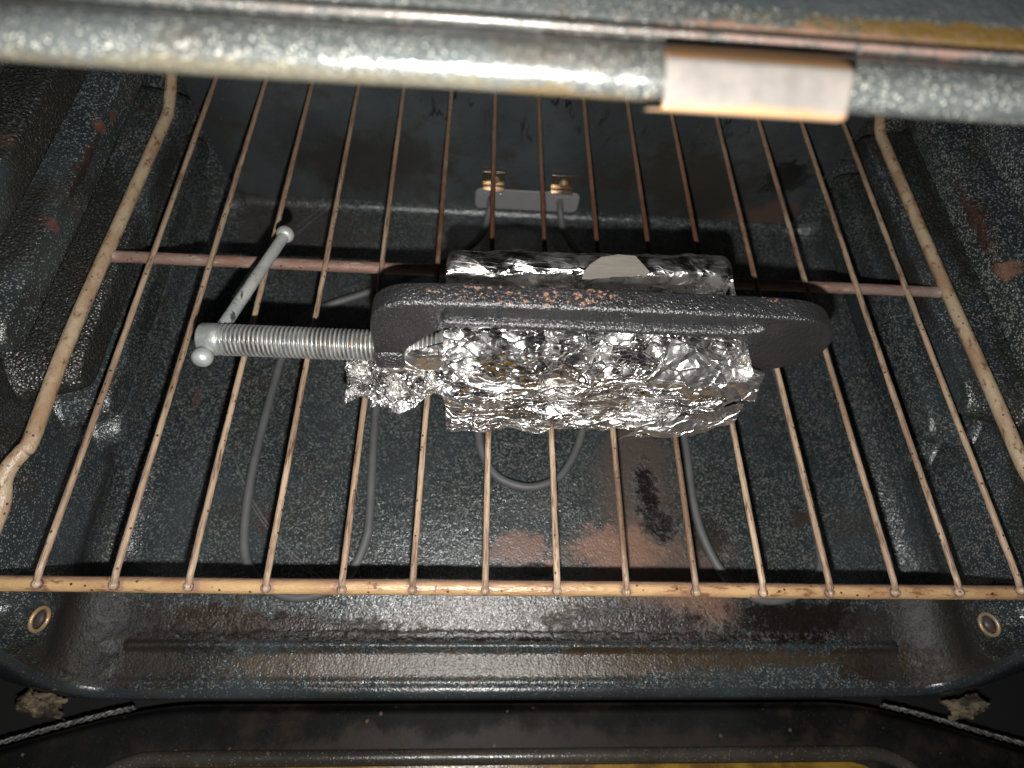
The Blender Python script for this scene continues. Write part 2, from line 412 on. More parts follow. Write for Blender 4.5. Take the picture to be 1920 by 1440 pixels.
# ------------------------------------------------------------------ mesh helpers
class MB:
    def __init__(s): s.v = []; s.f = []
    def add(s, vs, fs):
        o = len(s.v)
        s.v += [tuple(map(float, v)) for v in vs]
        s.f += [tuple(i + o for i in f) for f in fs]
        return s
    def build(s, name, mat, parent=None, smooth=True, origin=None):
        me = bpy.data.meshes.new(name)
        org = Vector(parent_org(parent)) if parent is not None else Vector(origin or (0, 0, 0))
        me.from_pydata([tuple(Vector(v) - org) for v in s.v], [], s.f)
        me.update()
        if smooth:
            me.polygons.foreach_set('use_smooth', [True] * len(me.polygons))
        me.materials.append(mat)
        o = bpy.data.objects.new(name, me)
        COL.objects.link(o)
        if parent is not None: o.parent = parent
        else: o.location = org
        return o
ORG = {}
def parent_org(p):
    q = p
    while q.parent is not None: q = q.parent
    return q.location
def thing(name, label, cat, loc=(0, 0, 0), group=None):
    o = bpy.data.objects.new(name, None)
    COL.objects.link(o)
    o.empty_display_size = .02
    o.location = loc
    o['label'] = label; o['category'] = cat
    if group: o['group'] = group
    return o
def catmull(pts, n=8, closed=False):
    P = [Vector(p) for p in pts]
    out = []
    N = len(P)
    for i in range(N if closed else N - 1):
        if closed: a, b, c, d = P[(i - 1) % N], P[i], P[(i + 1) % N], P[(i + 2) % N]
        else: a, b, c, d = P[max(i - 1, 0)], P[i], P[i + 1], P[min(i + 2, N - 1)]
        for k in range(n):
            t = k / n
            out.append(0.5 * ((2 * b) + (-a + c) * t + (2 * a - 5 * b + 4 * c - d) * t * t + (-a + 3 * b - 3 * c + d) * t ** 3))
    if not closed: out.append(P[-1])
    return out
def tube(mb, path, r, seg=14, closed=False, caps=True, wob=0.0, seed=0):
    path = [Vector(p) for p in path]
    n = len(path)
    up = None
    vs = []; fs = []
    for i, p in enumerate(path):
        if closed: t = path[(i + 1) % n] - path[i - 1]
        else: t = path[min(i + 1, n - 1)] - path[max(i - 1, 0)]
        t.normalize()
        if up is None:
            up = Vector((0, 0, 1)) if abs(t.z) < .9 else Vector((1, 0, 0))
        s = t.cross(up); s.normalize(); up = s.cross(t); up.normalize()
        rr = r[i] if isinstance(r, (list, tuple)) else r
        for k in range(seg):
            a = 2 * math.pi * k / seg
            q = rr
            if wob: q = rr * (1 + wob * noise.noise(Vector((p.x * 90 + seed, p.y * 90 + math.cos(a) * 1.5, p.z * 90 + math.sin(a) * 1.5))))
            vs.append(p + s * (math.cos(a) * q) + up * (math.sin(a) * q))
    m = n if closed else n - 1
    for i in range(m):
        j = (i + 1) % n
        for k in range(seg):
            l = (k + 1) % seg
            fs.append((i * seg + k, i * seg + l, j * seg + l, j * seg + k))
    if caps and not closed:
        fs.append(tuple(range(seg))); fs.append(tuple(range((n - 1) * seg, n * seg))[::-1])
    mb.add(vs, fs)
    return mb
def lathe(mb, origin, axis, prof, seg=28):
    """prof: list of (distance along axis, radius)"""
    A = Vector(axis).normalized()
    u = A.cross(Vector((0, 0, 1)) if abs(A.z) < .9 else Vector((1, 0, 0))).normalized()
    w = A.cross(u)
    O = Vector(origin)
    vs = []; fs = []
    for (h, r) in prof:
        for k in range(seg):
            a = 2 * math.pi * k / seg
            vs.append(O + A * h + u * (math.cos(a) * r) + w * (math.sin(a) * r))
    for i in range(len(prof) - 1):
        for k in range(seg):
            l = (k + 1) % seg
            fs.append((i * seg + k, i * seg + l, (i + 1) * seg + l, (i + 1) * seg + k))
    fs.append(tuple(range(seg))[::-1]); fs.append(tuple(range((len(prof) - 1) * seg, len(prof) * seg)))
    mb.add(vs, fs)
    return mb
def grid(mb, fn, nu, nv):
    vs = [fn(i / nu, j / nv) for i in range(nu + 1) for j in range(nv + 1)]
    fs = [(i * (nv + 1) + j, (i + 1) * (nv + 1) + j, (i + 1) * (nv + 1) + j + 1, i * (nv + 1) + j + 1) for i in range(nu) for j in range(nv)]
    mb.add(vs, fs)
    return mb
def box(mb, c, s, bev=0.0):
    bm = bmesh.new()
    bmesh.ops.create_cube(bm, size=1)
    for v in bm.verts: v.co = Vector((v.co.x * s[0] + c[0], v.co.y * s[1] + c[1], v.co.z * s[2] + c[2]))
    if bev: bmesh.ops.bevel(bm, geom=bm.edges[:], offset=bev, segments=3, affect='EDGES', profile=.6)
    mb.add([v.co for v in bm.verts], [tuple(v.index for v in f.verts) for f in bm.faces])
    bm.free()
    return mb
def sstep(x, a, b):
    t = min(1, max(0, (x - a) / (b - a)))
    return t * t * (3 - 2 * t)
def nz(x, y, z, s=1.0):
    return noise.noise(Vector((x * s, y * s, z * s)))
def curve_mesh(splines, extrude, bevel, res=3):
    """2-D closed outlines -> bevelled slab mesh data (x, y, z about the plane z=0)"""
    cu = bpy.data.curves.new("tmp", 'CURVE')
    cu.dimensions = '2D'; cu.fill_mode = 'BOTH'
    cu.extrude = extrude; cu.bevel_depth = bevel; cu.bevel_resolution = res; cu.offset = -bevel * (1 if bevel > .001 else 0)
    for pts in splines:
        sp = cu.splines.new('POLY'); sp.points.add(len(pts) - 1)
        for p, q in zip(sp.points, pts): p.co = (q[0], q[1], 0, 1)
        sp.use_cyclic_u = True
    ob = bpy.data.objects.new("tmp", cu)
    COL.objects.link(ob)
    dg = bpy.context.evaluated_depsgraph_get()
    me = bpy.data.meshes.new_from_object(ob.evaluated_get(dg))
    vs = [v.co.copy() for v in me.vertices]; fs = [tuple(p.vertices) for p in me.polygons]
    bpy.data.objects.remove(ob); bpy.data.curves.remove(cu); bpy.data.meshes.remove(me)
    return vs, fs

# ------------------------------------------------------------------ OVEN
ZF = -0.160
def yface(z): return -0.044 + (z + 0.16) * 0.276     # the oven's front face leans back
oven = thing("oven", "open oven with black speckled enamel cavity, stained floor and ribbed side walls", "oven", (0, 0.2, ZF))

def floor_z(x, y):
    z = ZF
    z += 0.0045 * sstep(y, -0.013, 0.030) * 0 - 0.0040 * (1 - sstep(y, -0.016, 0.034))
    w = sstep(abs(x), 0.292, 0.283)
    d = (y + 0.0165)
    z += 0.0048 * math.exp(-(d / 0.0030) ** 2) * w           # the long raised bead
    z += 0.0016 * math.exp(-((y + 0.0405) / 0.0020) ** 2)    # rolled lip
    z += 0.0011 * nz(x, y, 0, 9) + 0.0005 * nz(x, y, 3, 34) + 0.00012 * nz(x, y, 3, 120)
    return z
def floor_fn(u, v):
    x = -0.2865 + 0.573 * u
    L = 0.4395 + 0.0157
    s = v * L
    y0 = -0.0445; yb = 0.395; R = 0.010
    if y0 + s <= yb:
        y = y0 + s; z = floor_z(x, y)
    else:
        a = min((y0 + s - yb) / R * (math.pi / 2) / ((L - (yb - y0)) / R), math.pi / 2)
        y = yb + R * math.sin(a); z = ZF + R * (1 - math.cos(a)) + 0.0006 * nz(x, yb, 0, 9) * math.cos(a)
    return (x, y, z)
fb = MB()
# denser rows near the front where the beads are
def fv(t): return t
grid(fb, floor_fn, 150, 300)
fb.build("cavity_floor", M_floor, oven)

BUMPS = [(-0.0220, 0.0400), (-0.0640, 0.036), (-0.1060, 0.022), (0.0230, 0.027), (0.0650, 0.027), (0.1070, 0.027), (0.1490, 0.027), (0.1910, 0.027)]
def prot(y, z):
    p = 0.0
    # plain front panel of the wall
    p = 0.011 * sstep(y, 0.135, 0.095) * sstep(z, -0.150, -0.11)
    for (zc, A) in BUMPS:
        if abs(z - zc) > .05: continue
        hh = 0.0165; y0 = 0.118; y1 = 0.383
        cy = min(max(y, y0 + hh), y1 - hh)
        d = math.hypot(y - cy, (z - zc)) - hh
        if y < 0.2:
            d = math.hypot((y - cy) * 0.55, (z - zc)) - hh
        a = A * sstep(d, 0.0015, -0.0075)
        p = max(p, a)
    # embossed dimple round the side bolt
    q = math.hypot((y + 0.0075) / 1.0, (z + 0.082) / 1.0)
    p += 0.0075 * sstep(q, 0.026, 0.019) + 0.002 * sstep(q, 0.0155, 0.0125)
    return p
def side_fn(sgn):
    def fn(u, v):
        R = 0.035
        arc = R * math.pi / 2
        H = 0.365
        s = v * (arc + H)
        if s < arc:
            a = s / R
            X = 0.285 + R * math.sin(a); z = ZF + R * (1 - math.cos(a))
            nx = math.sin(a); nzz = -math.cos(a)
        else:
            X = 0.320; z = ZF + R + (s - arc); nx = 1; nzz = 0
        yf = yface(z); yb = 0.400
        y = yf + (yb - yf) * u
        p = prot(y, z) * (nx if s < arc else 1)
        # rounded vertical corner to the back wall
        rb = 0.03
        if y > yb - rb:
            q = (y - (yb - rb)) / rb
            p += 0.027 * (1 - math.sqrt(max(0, 1 - q * q)))
        # rolled lip at the opening
        p *= sstep(y - yf, 0.0, 0.011)
        p += 0.0016 * math.exp(-(((y - yf) - .004) / 0.0022) ** 2)
        if s < arc and y < 0.034: z -= 0.004 * (1 - sstep(y, -0.016, 0.034)) * (1 - s / arc)
        X2 = X - p * nx; z2 = z - p * nzz * (nx)
        X2 += 0.0005 * nz(y, z, 1, 14)
        return (sgn * X2, y, z2)
    return fn
for sgn in (-1, 1):
    mb = MB()
    grid(mb, side_fn(sgn), 260, 230)
    o = mb.build("side_wall", M_wall, oven)
    if sgn > 0: o.data.flip_normals()

mb = MB()
def back_fn(u, v):
    x = -0.294 + 0.588 * u; z = -0.152 + 0.392 * v
    return (x, 0.405 + 0.0012 * nz(x, 0, z, 7) + 0.0004 * nz(x, 5, z, 30), z)
grid(mb, back_fn, 120, 80)
mb.build("back_wall", M_back, oven)
mb = MB(); grid(mb, lambda u, v: (-0.325 + 0.65 * u, 0.085 + 0.325 * v, 0.2385), 4, 4)
mb.build("cavity_ceiling", M_back, oven)

# front flange: strip in the leaning front plane round the opening
def rr_outline(w, zb, zt, R, n=10):
    pts = []
    for (cx, cz, a0) in ((w - R, zb + R, -90), (w - R, zt - R, 0), (-w + R, zt - R, 90), (-w + R, zb + R, 180)):
        for k in range(n + 1):
            a = math.radians(a0 + 90 * k / n)
            pts.append((cx + R * math.cos(a), cz + R * math.sin(a)))
    return pts
def openpts(w, zb, R, zt=0.20, n=14):
    pts = [(-w, zt - (zt - zb - R) * k / 10) for k in range(10)]
    for k in range(n + 1):
        a = math.pi + math.pi / 2 * k / n
        pts.append((-w + R + R * math.cos(a), zb + R + R * math.sin(a)))
    L = 2 * (w - R)
    pts += [(-w + R + L * k / 20, zb) for k in range(1, 20)]
    for k in range(n + 1):
        a = 1.5 * math.pi + math.pi / 2 * k / n
        pts.append((w - R + R * math.cos(a), zb + R + R * math.sin(a)))
    pts += [(w, zb + R + (zt - zb - R) * k / 10) for k in range(1, 11)]
    return pts
inn = openpts(0.3185, -0.1645, 0.037)
out = openpts(0.352, -0.1865, 0.055)
prof = [(0.0, 0.001), (0.0, -0.0010), (0.03, -0.0026), (0.06, -0.0038), (0.12, -0.0044), (0.30, -0.0040), (0.60, -0.0022), (0.85, 0.0000), (0.97, 0.002), (1.0, 0.004), (1.0, 0.012)]
def lerp2(a, b, t): return (a[0] + (b[0] - a[0]) * t, a[1] + (b[1] - a[1]) * t)
vs = []; fs = []
for i in range(len(inn)):
    for (t, off) in prof:
        x, z = lerp2(inn[i], out[i], t)
        vs.append((x, yface(z) + off, z))
K = len(prof)
for i in range(len(inn) - 1):
    for k in range(K - 1): fs.append((i * K + k, i * K + k + 1, (i + 1) * K + k + 1, (i + 1) * K + k))
MB().add(vs, fs).build("front_flange", M_flange, oven)

# top frame: long rolled beam across the opening, the speckled panel rising above it
prof = [(0.1100, 0.2080), (0.0903, 0.2124), (0.0753, 0.2214), (0.0685, 0.2258), (0.0646, 0.2288), (0.0628, 0.2312), (0.0624, 0.2333), (0.0631, 0.2351),
        (0.0648, 0.2364), (0.0673, 0.237), (0.0703, 0.2369), (0.0743, 0.2356), (0.0770, 0.2342), (0.0779, 0.2337), (0.0774, 0.2348), (0.0763, 0.2361), (0.0770, 0.2368),
        (0.0796, 0.2361), (0.0816, 0.2352), (0.0823, 0.2350), (0.0836, 0.2354), (0.0880, 0.2358), (0.0950, 0.2362), (0.1150, 0.2366), (0.1650, 0.2372)]
sp = catmull([(0, a, b) for a, b in prof], 4)
nx_ = 200
vs = []; fs = []
for i in range(nx_ + 1):
    x = -.345 + .69 * i / nx_
    for p in sp: vs.append((x, p.y + .0004 * nz(x, p.y, 0, 16), p.z + .0004 * nz(x, 4, p.z, 16)))
K = len(sp)
for i in range(nx_):
    for k in range(K - 1): fs.append((i * K + k, i * K + k + 1, (i + 1) * K + k + 1, (i + 1) * K + k))
topf = MB().add(vs, fs).build("top_frame", M_beam, oven)

# latch plate clipped over the beam
pp = [(0.0701, 0.2381), (0.0675, 0.239), (0.0646, 0.2399), (0.0624, 0.2404), (0.061, 0.2403), (0.0586, 0.2391), (0.0563, 0.2374), (0.0544, 0.2358), (0.0541, 0.2351), (0.0545, 0.2343), (0.0557, 0.2334)]
lp = catmull([(0, a, b) for a, b in pp], 5)
vs = []; fs = []; NXL = 40
for side in (0, 1):
    for i in range(NXL + 1):
        t = i / NXL
        for k, p in enumerate(lp):
            s = k / (len(lp) - 1)
            xl = -0.0095 - 0.0005 * s; xr = 0.0297 - 0.0032 * s
            if s > .80: xl -= 0.0030 * sstep(s, .80, .84)
            if s < .28:
                c = (1 - s / .28); rr_ = 0.0038 * (1 - math.sqrt(max(0, 1 - c * c)))
                xl += rr_; xr -= rr_
            x = xl + (xr - xl) * t
            d = 0.0007 * side
            vs.append((x, p.y + d, p.z - d))
K = len(lp); off = (NXL + 1) * K
for i in range(NXL):
    for k in range(K - 1):
        a = (i * K + k, (i + 1) * K + k, (i + 1) * K + k + 1, i * K + k + 1)
        fs.append(a); fs.append(tuple(q + off for q in a[::-1]))
for k in range(K - 1):
    fs.append((k, k + 1, k + 1 + off, k + off)); j = NXL * K + k; fs.append((j, j + off, j + off + 1, j + 1))
for i in range(NXL):
    fs.append((i * K, i * K + off, (i + 1) * K + off, (i + 1) * K)); j = i * K + K - 1
    fs.append((j, j + K, j + K + off, j + off))
lt = MB().add(vs, fs).build("latch_plate", M_latch, topf)
lt['label'] = "tan metal latch plate clipped over the top frame"

# side bolts
for sgn in (-1, 1):
    mb = MB()
    c = (sgn * 0.2995, -0.0078, -0.082)
    lathe(mb, c, (-sgn, -.12, .05), [(-.004, .0052), (.0006, .0052), (.0016, .0048), (.0013, .0036), (.0006, .0034)], 32)
    b = mb.build("side_bolt", M_boltc, oven)
    mb = MB()
    ring = []
    A = Vector((-sgn, -.12, .05)).normalized(); u = A.cross(Vector((0, 0, 1))).normalized(); w = A.cross(u)
    for k in range(40):
        a = 2 * math.pi * k / 40
        ring.append(Vector(c) + A * .0022 + u * math.cos(a) * .0066 + w * math.sin(a) * .0066)
    tube(mb, ring, .0012, 10, closed=True)
    mb.build("bolt_ring", M_ring, b)

# outer casing (dark) under and beside the flange
mb = MB()
box(mb, (0, 0.12, -0.212), (0.80, 0.30, 0.012))
box(mb, (-0.50, 0.05, -0.16), (0.30, 0.16, 0.60)); box(mb, (0.50, 0.05, -0.16), (0.30, 0.16, 0.60))
box(mb, (0, -0.10, -0.30), (1.6, 0.9, 0.02))
mb.build("casing", M_dark, oven, smooth=False)
# scorched insulation tufts in the two lower corners
for sgn, cx, cy, cz, s in ((-1, -0.350, -0.054, -0.187, .7), (1, 0.355, -0.058, -0.188, .7)):
    mb = MB()
    def ins(u, v, sgn=sgn, cx=cx, cy=cy, cz=cz, s=s):
        x = cx + (u - .5) * 0.045 * s + .003 * nz(u, v, 2, 6); y = cy + (v - .5) * 0.020 * s + sgn * (u - .5) * .006 + .003 * nz(u, v, 5, 7)
        return (x, y, cz + .004 * nz(u, v, 0, 5) + .004 * nz(u, v, 1, 14) + .002 * nz(u, v, 1, 40) - .01 * (2 * v - 1) ** 2 - .008 * (2 * u - 1) ** 2)
    grid(mb, ins, 30, 20)
    mb.build("insulation", M_insul, oven)

# opened door: dark liner, gasket, raised bead, stained glass
def door_edge(x):
    ax = abs(x - 0.0)
    return -0.0545 - 0.040 * sstep(ax, 0.24, 0.46)
mb = MB()
def door_fn(u, v):
    x = -0.46 + 0.92 * u
    y0 = door_edge(x)
    y = y0 + (-0.50 - y0) * v ** 1.6
    z = -0.200 - 0.010 * (1 - sstep(y0 - y, 0, 0.006)) * 1.0 + .0006 * nz(x, y, 0, 12)
    return (x, y, z)
grid(mb, door_fn, 120, 80)
door = mb.build("door", M_door, oven)
bead = []
w_, y1_, R_ = 0.318, -0.0885, 0.055
for k in range(31): bead.append((-w_ + R_ + (2 * w_ - 2 * R_) * k / 30, y1_, -0.1985))
for k in range(1, 13):
    a = math.pi / 2 - math.pi / 2 * k / 12
    bead.append((w_ - R_ + R_ * math.cos(a), y1_ - R_ + R_ * math.sin(a), -0.1985))
bead += [(w_, -.20, -.1985), (w_, -.40, -.1985)]
left = [(-x, y, z) for (x, y, z) in bead[31:]]
bead = left[::-1] + bead
mb = MB(); tube(mb, bead, .0052, 14)
mb.build("window_bead", M_bead, door)
mb = MB(); grid(mb, lambda u, v: ((-w_ + .008) + (2 * w_ - .016) * u, -0.0940 - .30 * v - .03 * (sstep(abs(2 * u - 1), .8, 1)) * (1 - v), -0.1975), 60, 6)
mb.build("window_glass", M_glass, door)
for sgn in (-1, 1):
    mb = MB()
    g = []
    for k in range(80):
        ax = 0.285 + .175 * k / 79
        y = door_edge(ax) + .0022
        g.append(Vector((sgn * ax, y, -0.1975)))
    for ph in range(3):
        gg = [p + Vector((0, .0013 * math.cos(i * .9 + ph * 2.1) , .0013 * math.sin(i * .9 + ph * 2.1) - .0012 * ph + .001)) for i, p in enumerate(g)]
        tube(mb, gg, .0008, 8)
    mb.build("gasket", M_gasket, door)

# ------------------------------------------------------------------ HEATING ELEMENT
ez = -0.1430
el = thing("heating_element", "grey tubular heating element looping above the oven floor under the rack", "heating element", (0, 0.2, ez))
half_l = [(-.034, .404, -.1300), (-.0345, .390, -.1325), (-.037, .378, -.141), (-.045, .355), (-.075, .325), (-.1415, .286), (-.178, .268), (-.200, .252), (-.211, .215), (-.2135, .190), (-.2166, .1163), (-.2132, .062), (-.205, .035), (-.187, .019), (-.167, .0135), (-.146, .018), (-.130, .033), (-.1225, .056), (-.122, .075), (-.1265, .16), (-.126, .235), (-.112, .262), (-.085, .268), (-.062, .255), (-.052, .225), (-.0455, .165), (-.0413, .1488), (-.0360, .125), (-.0230, .106), (.0010, .0985)]
half_r = [(.0240, .106), (.0365, .122), (.0460, .1440), (.050, .165), (.055, .225), (.066, .255), (.089, .268), (.116, .262), (.130, .235), (.1350, .149), (.1345, .0887), (.1400, .055), (.152, .030), (.170, .0165), (.190, .0145), (.212, .022), (.2275, .036), (.2322, .062), (.2320, .1163), (.2318, .190), (.2280, .222), (.210, .252), (.185, .268), (.135, .290), (.085, .315), (.055, .342), (.0415, .368, -.1425), (.0385, .381, -.139), (.0366, .390, -.1320), (.0360, .404, -.1290)]
pts = [(p[0], p[1], p[2] if len(p) > 2 else ez) for p in half_l + half_r]
mb = MB(); tube(mb, catmull(pts, 7), .0034, 14)
mb.build("element_tube", M_el, el)
def rrect(cx, cy, w, h, R, n=6):
    pts = []
    for (sx, sy, a0) in ((1, 1, 0), (-1, 1, 90), (-1, -1, 180), (1, -1, 270)):
        for k in range(n + 1):
            a = math.radians(a0 + 90 * k / n)
            pts.append((cx + sx * (w / 2 - R) + R * math.cos(a), cy + sy * (h / 2 - R) + R * math.sin(a)))
    return pts
vs, fs = curve_mesh([rrect(.0030, -.1325, .105, .0250, .0055)], .0004, .0004)
mb = MB().add([(v.x,   .3990 - v.z, v.y) for v in vs], fs)
plate = mb.build("mounting_plate", M_plate, el, smooth=False)
for cx in (-.032, .0365):
    mb = MB()
    box(mb, (cx, .4020, -.1090), (.0225, .0012, .0175), .0004)
    box(mb, (cx, .3985, -.1188), (.0225, .0050, .0016), .0006)
    tb = mb.build("bracket", M_tab, plate)
    mb = MB(); lathe(mb, (cx + .001, .4012, -.1095), (0, -1, 0), [(0, .0045), (.0012, .0045), (.002, .0035), (.002, .002), (.003, .0018)], 20)
    mb.build("screw", M_ring, tb)
    for dx in (-.0078, .0078):
        mb = MB(); lathe(mb, (cx + dx, .3982, -.1255), (0, -1, 0), [(0, .0012), (.0006, .0011), (.0010, .0005)], 12)
        mb.build("rivet", M_rivet, plate)

# ------------------------------------------------------------------ RACK
rack = thing("oven_rack", "rusty tan wire oven rack spanning the oven, carrying the clamp and foil packet", "oven rack", (0, 0.19, 0))
wf = [(-.2520, .0007), (-.2165, .0005), (-.1814, .0001), (-.1444, -.0003), (-.1075, -.0007), (-.0726, -.0006), (-.0362, -.0006), (.0004, -.0005), (.0361, -.0005), (.0724, -.0004), (.1083, -.0004), (.1444, -.0001), (.1804, .0003), (.2162, .0008), (.2513, .0020)]
wb_ = [-.2531, -.2151, -.1794, -.1437, -.1084, -.0708, -.0357, -.0004, .0366, .0726, .1077, .1448, .1798, .2164, .2530]
random.seed(3)
for i in range(15):
    x0, y0 = wf[i]; x1 = wb_[i]
    n = 60
    path = []
    for k in range(n + 1):
        t = k / n
        y = y0 - .0016 + (.3965 - y0) * t
        x = x0 + (x1 - x0) * (y - y0) / (.38 - y0)
        z = 0.0002 + .0005 * nz(x, y, 0, 6) + (.0006 if k else -.0006) - .0006
        path.append((x + .0004 * nz(x, y, 3, 8), y, z))
    mb = MB(); tube(mb, path, .00168, 12, wob=.12, seed=i * 9)
    # round weld end
    lathe(mb, (x0, y0 - .0012, -.0004), (0, -.25, 1), [(-.002, .0024), (0, .0023), (.0013, .0017), (.0019, .0006)], 12)
    mb.build("rack_wire", M_wire, rack)
mb = MB(); tube(mb, [(-.296 + .592 * k / 60, 0.0004 + .0003 * nz(k * .1, 0, 0), -.0058) for k in range(61)], .0038, 18, wob=.03)
mb.build("front_bar", M_bar, rack)
mb = MB(); tube(mb, [(-.2815 + .563 * k / 60, .2030, -.0054) for k in range(61)], .0039, 16, wob=.05)
mb.build("cross_bar", M_cross, rack)
mb = MB(); tube(mb, [(-.284 + .568 * k / 20, .3975, -.0052) for k in range(21)], .0036, 14)
mb.build("rear_bar", M_cross, rack)
L = [(-.2925, .0000, -.0090), (-.2900, .0180, -.0100), (-.2890, .0392, -.0093), (-.2890, .0510, -.0040), (-.2870, .0590, -.0018), (-.2835, .0665, -.0012), (-.2815, .0760, -.0012), (-.2835, .1313, -.0012),
     (-.2828, .1987, -.0018), (-.2812, .2700, -.0020), (-.2800, .3300, -.0022), (-.2800, .3400, -.0018), (-.2806, .3480, .0002), (-.2810, .3584, .0035), (-.2815, .3700, .0080), (-.2820, .3975, .0150)]
Rr = [(.2925, .0000, -.0090), (.2905, .0180, -.0100), (.2890, .0392, -.0093), (.2885, .0510, -.0040), (.2870, .0590, -.0018), (.2845, .0697, -.0012), (.2840, .0800, -.0012), (.2842, .1231, -.0012),
      (.2836, .1982, -.0018), (.2840, .2700, -.0020), (.2842, .3450, -.0022), (.2842, .3620, -.0018), (.2845, .3700, .0008), (.2848, .3794, .0047), (.2850, .3880, .0100), (.2850, .3985, .0140)]
for pts in (L, Rr):
    mb = MB(); tube(mb, catmull(pts, 6), .0041, 18, wob=.03)
    mb.build("side_rail", M_rail, rack)

# ------------------------------------------------------------------ FOIL PACKET
foilT = thing("foil_packet", "crumpled aluminium foil packet held in the clamp, resting on the rack wires", "foil packet", (0.01, 0.12, 0.002))
def delaunay_patch(w, h, n, seed, edge=40):
    rng = np.random.RandomState(seed)
    # jittered grid keeps an even density
    nu = max(2, int(math.sqrt(n * w / h))); nv = max(2, int(n / nu))
    pts = []
    for i in range(nu + 1):
        for j in range(nv + 1):
            u = i / nu; v = j / nv
            if 0 < i < nu: u += (rng.rand() - .5) * .85 / nu
            if 0 < j < nv: v += (rng.rand() - .5) * .85 / nv
            pts.append((u * w, v * h))
    r = delaunay_2d_cdt([Vector(p) for p in pts], [], [], 0, 1e-7)
    return [(p.x / w, p.y / h) for p in r[0]], [tuple(f) for f in r[2]]
class Folds:
    def __init__(s, seed, spec):
        rng = random.Random(seed); s.k = []
        for (n, wl, amp) in spec:
            for _ in range(n):
                a = rng.uniform(0, math.pi)
                s.k.append((math.cos(a), math.sin(a), wl * rng.uniform(.6, 1.5), rng.uniform(0, 10), amp * rng.uniform(.5, 1.3), rng.uniform(0, 100)))
    def __call__(s, x, y):
        h = 0
        for (c, d, wl, ph, A, sd) in s.k:
            wx = x + .55 * wl * nz(x, y, sd, 1.1 / wl); wy = y + .55 * wl * nz(x, y, sd + 7, 1.1 / wl)
            t = ((wx * c + wy * d) / wl + ph) % 1.0
            m = .5 + .5 * nz(x, y, sd + 3, .8 / wl)
            h += A * (abs(2 * t - 1) - .5) * max(0, m) * 1.6
        return h
def foil_patch(mb, w, h, n, seed, S, folds, jit=.00010):
    """S(u,v) -> (pos, normal, amp)"""
    uv, fs = delaunay_patch(w, h, n, seed)
    rng = random.Random(seed + 5)
    vs = []
    for (u, v) in uv:
        p, nn, a = S(u, v)
        d = folds(u * w, v * h) * a + rng.gauss(0, jit) * a
        vs.append(Vector(p) + Vector(nn) * d)
    mb.add(vs, fs)

# section of the wrapped block, counter-clockwise seen from +X : (y, z)
def sect(xt):
    # xt 0..1 left to right
    yf = .0850 + .004 * xt; yr = .1520 + .005 * xt
    return [(yf + .030, .0035), (yf + .002, .0035), (yf - .0035, .0080), (yf - .0045, .018), (yf - .003, .040), (yf - .001, .058), (yf + .002, .067), (yf + .008, .0735), (yf + .018, .0785), (yf + .024, .0765), (yf + .028, .066), (yf + .034, .061), (yr - .023, .061), (yr - .0175, .064), (yr - .0160, .0740), (yr - .0145, .0785), (yr - .006, .0790), (yr - .001, .0760), (yr + .001, .0700), (yr + .001, .030), (yr, .0060), (yr - .004, .0032), (yf + .025, .0030)]
XL, XR = -.0600, .0865
PER = .315
cache = {}
def pk_S(u, v):
    # u along X, v round the section
    x = XL + (XR - XL) * u
    key = round(u, 2)
    if key not in cache:
        pts = [Vector((0, a, b)) for a, b in sect(key)]
        path = catmull(pts, 10)
        cum = [0]
        for a, b in zip(path, path[1:]): cum.append(cum[-1] + (b - a).length)
        cache[key] = (path, cum)
    path, cum = cache[key]
    s = v * cum[-1] * .9999
    import bisect
    i = min(bisect.bisect_right(cum, s) - 1, len(path) - 2)
    t = (s - cum[i]) / max(1e-9, cum[i + 1] - cum[i])
    p = path[i].lerp(path[i + 1], t); tg = (path[i + 1] - path[i]).normalized()
    nrm = Vector((0, -tg.z, tg.y))     # outward
    if nrm.dot(p - Vector((0, .119, .04))) < 0: nrm = -nrm
    # ends taper slightly inward
    e = sstep(u, 0.0, .02) * sstep(u, 1.0, .985)
    c = Vector((0, .119, .04))
    p = c + (p - c) * (.965 + .035 * e)
    amp = 1.0
    if p.y > .125 and p.z > .07: amp = .3
    if p.y > .125 and p.z > .07 and .42 < u < .76: amp = .12
    return Vector((x + .0012 * nz(0, v, 0, 8), p.y, p.z)), nrm, amp
FD = Folds(11, [(3, .034, .0026), (4, .016, .0016)])
mb = MB()
foil_patch(mb, XR - XL, PER, 9500, 21, pk_S, FD)
# end caps
for (x, sg) in ((XL + .0005, -1), (XR - .0005, 1)):
    def cap(u, v, x=x, sg=sg):
        return Vector((x, .0855 + .068 * u, .005 + .071 * v)), Vector((sg, 0, 0)), 1.0 * sstep(min(u, v, 1 - u, 1 - v), 0, .1)
    foil_patch(mb, .068, .071, 1500, 33 + sg, cap, FD)
foil = mb.build("foil_wrap", M_foil, foilT)

# torn window on the rear top: bare block shows
pts = [Vector((.0172, .1480, .0804)), Vector((.0262, .1505, .0800)), Vector((.0350, .1500, .0800)), Vector((.0412, .1400, .0803)), Vector((.0078, .1384, .0803)), Vector((.0110, .1430, .0802))]
vs = pts + [p - Vector((0, 0, .012)) for p in pts]
fs = [tuple(range(6))[::-1], tuple(range(6, 12))] + [(i, (i + 1) % 6, (i + 1) % 6 + 6, i + 6) for i in range(6)]
blk = MB().add(vs, fs).build("bare_block", M_block, foilT, smooth=False)
blk['label'] = "bare brushed grey-beige patch showing through the torn foil"

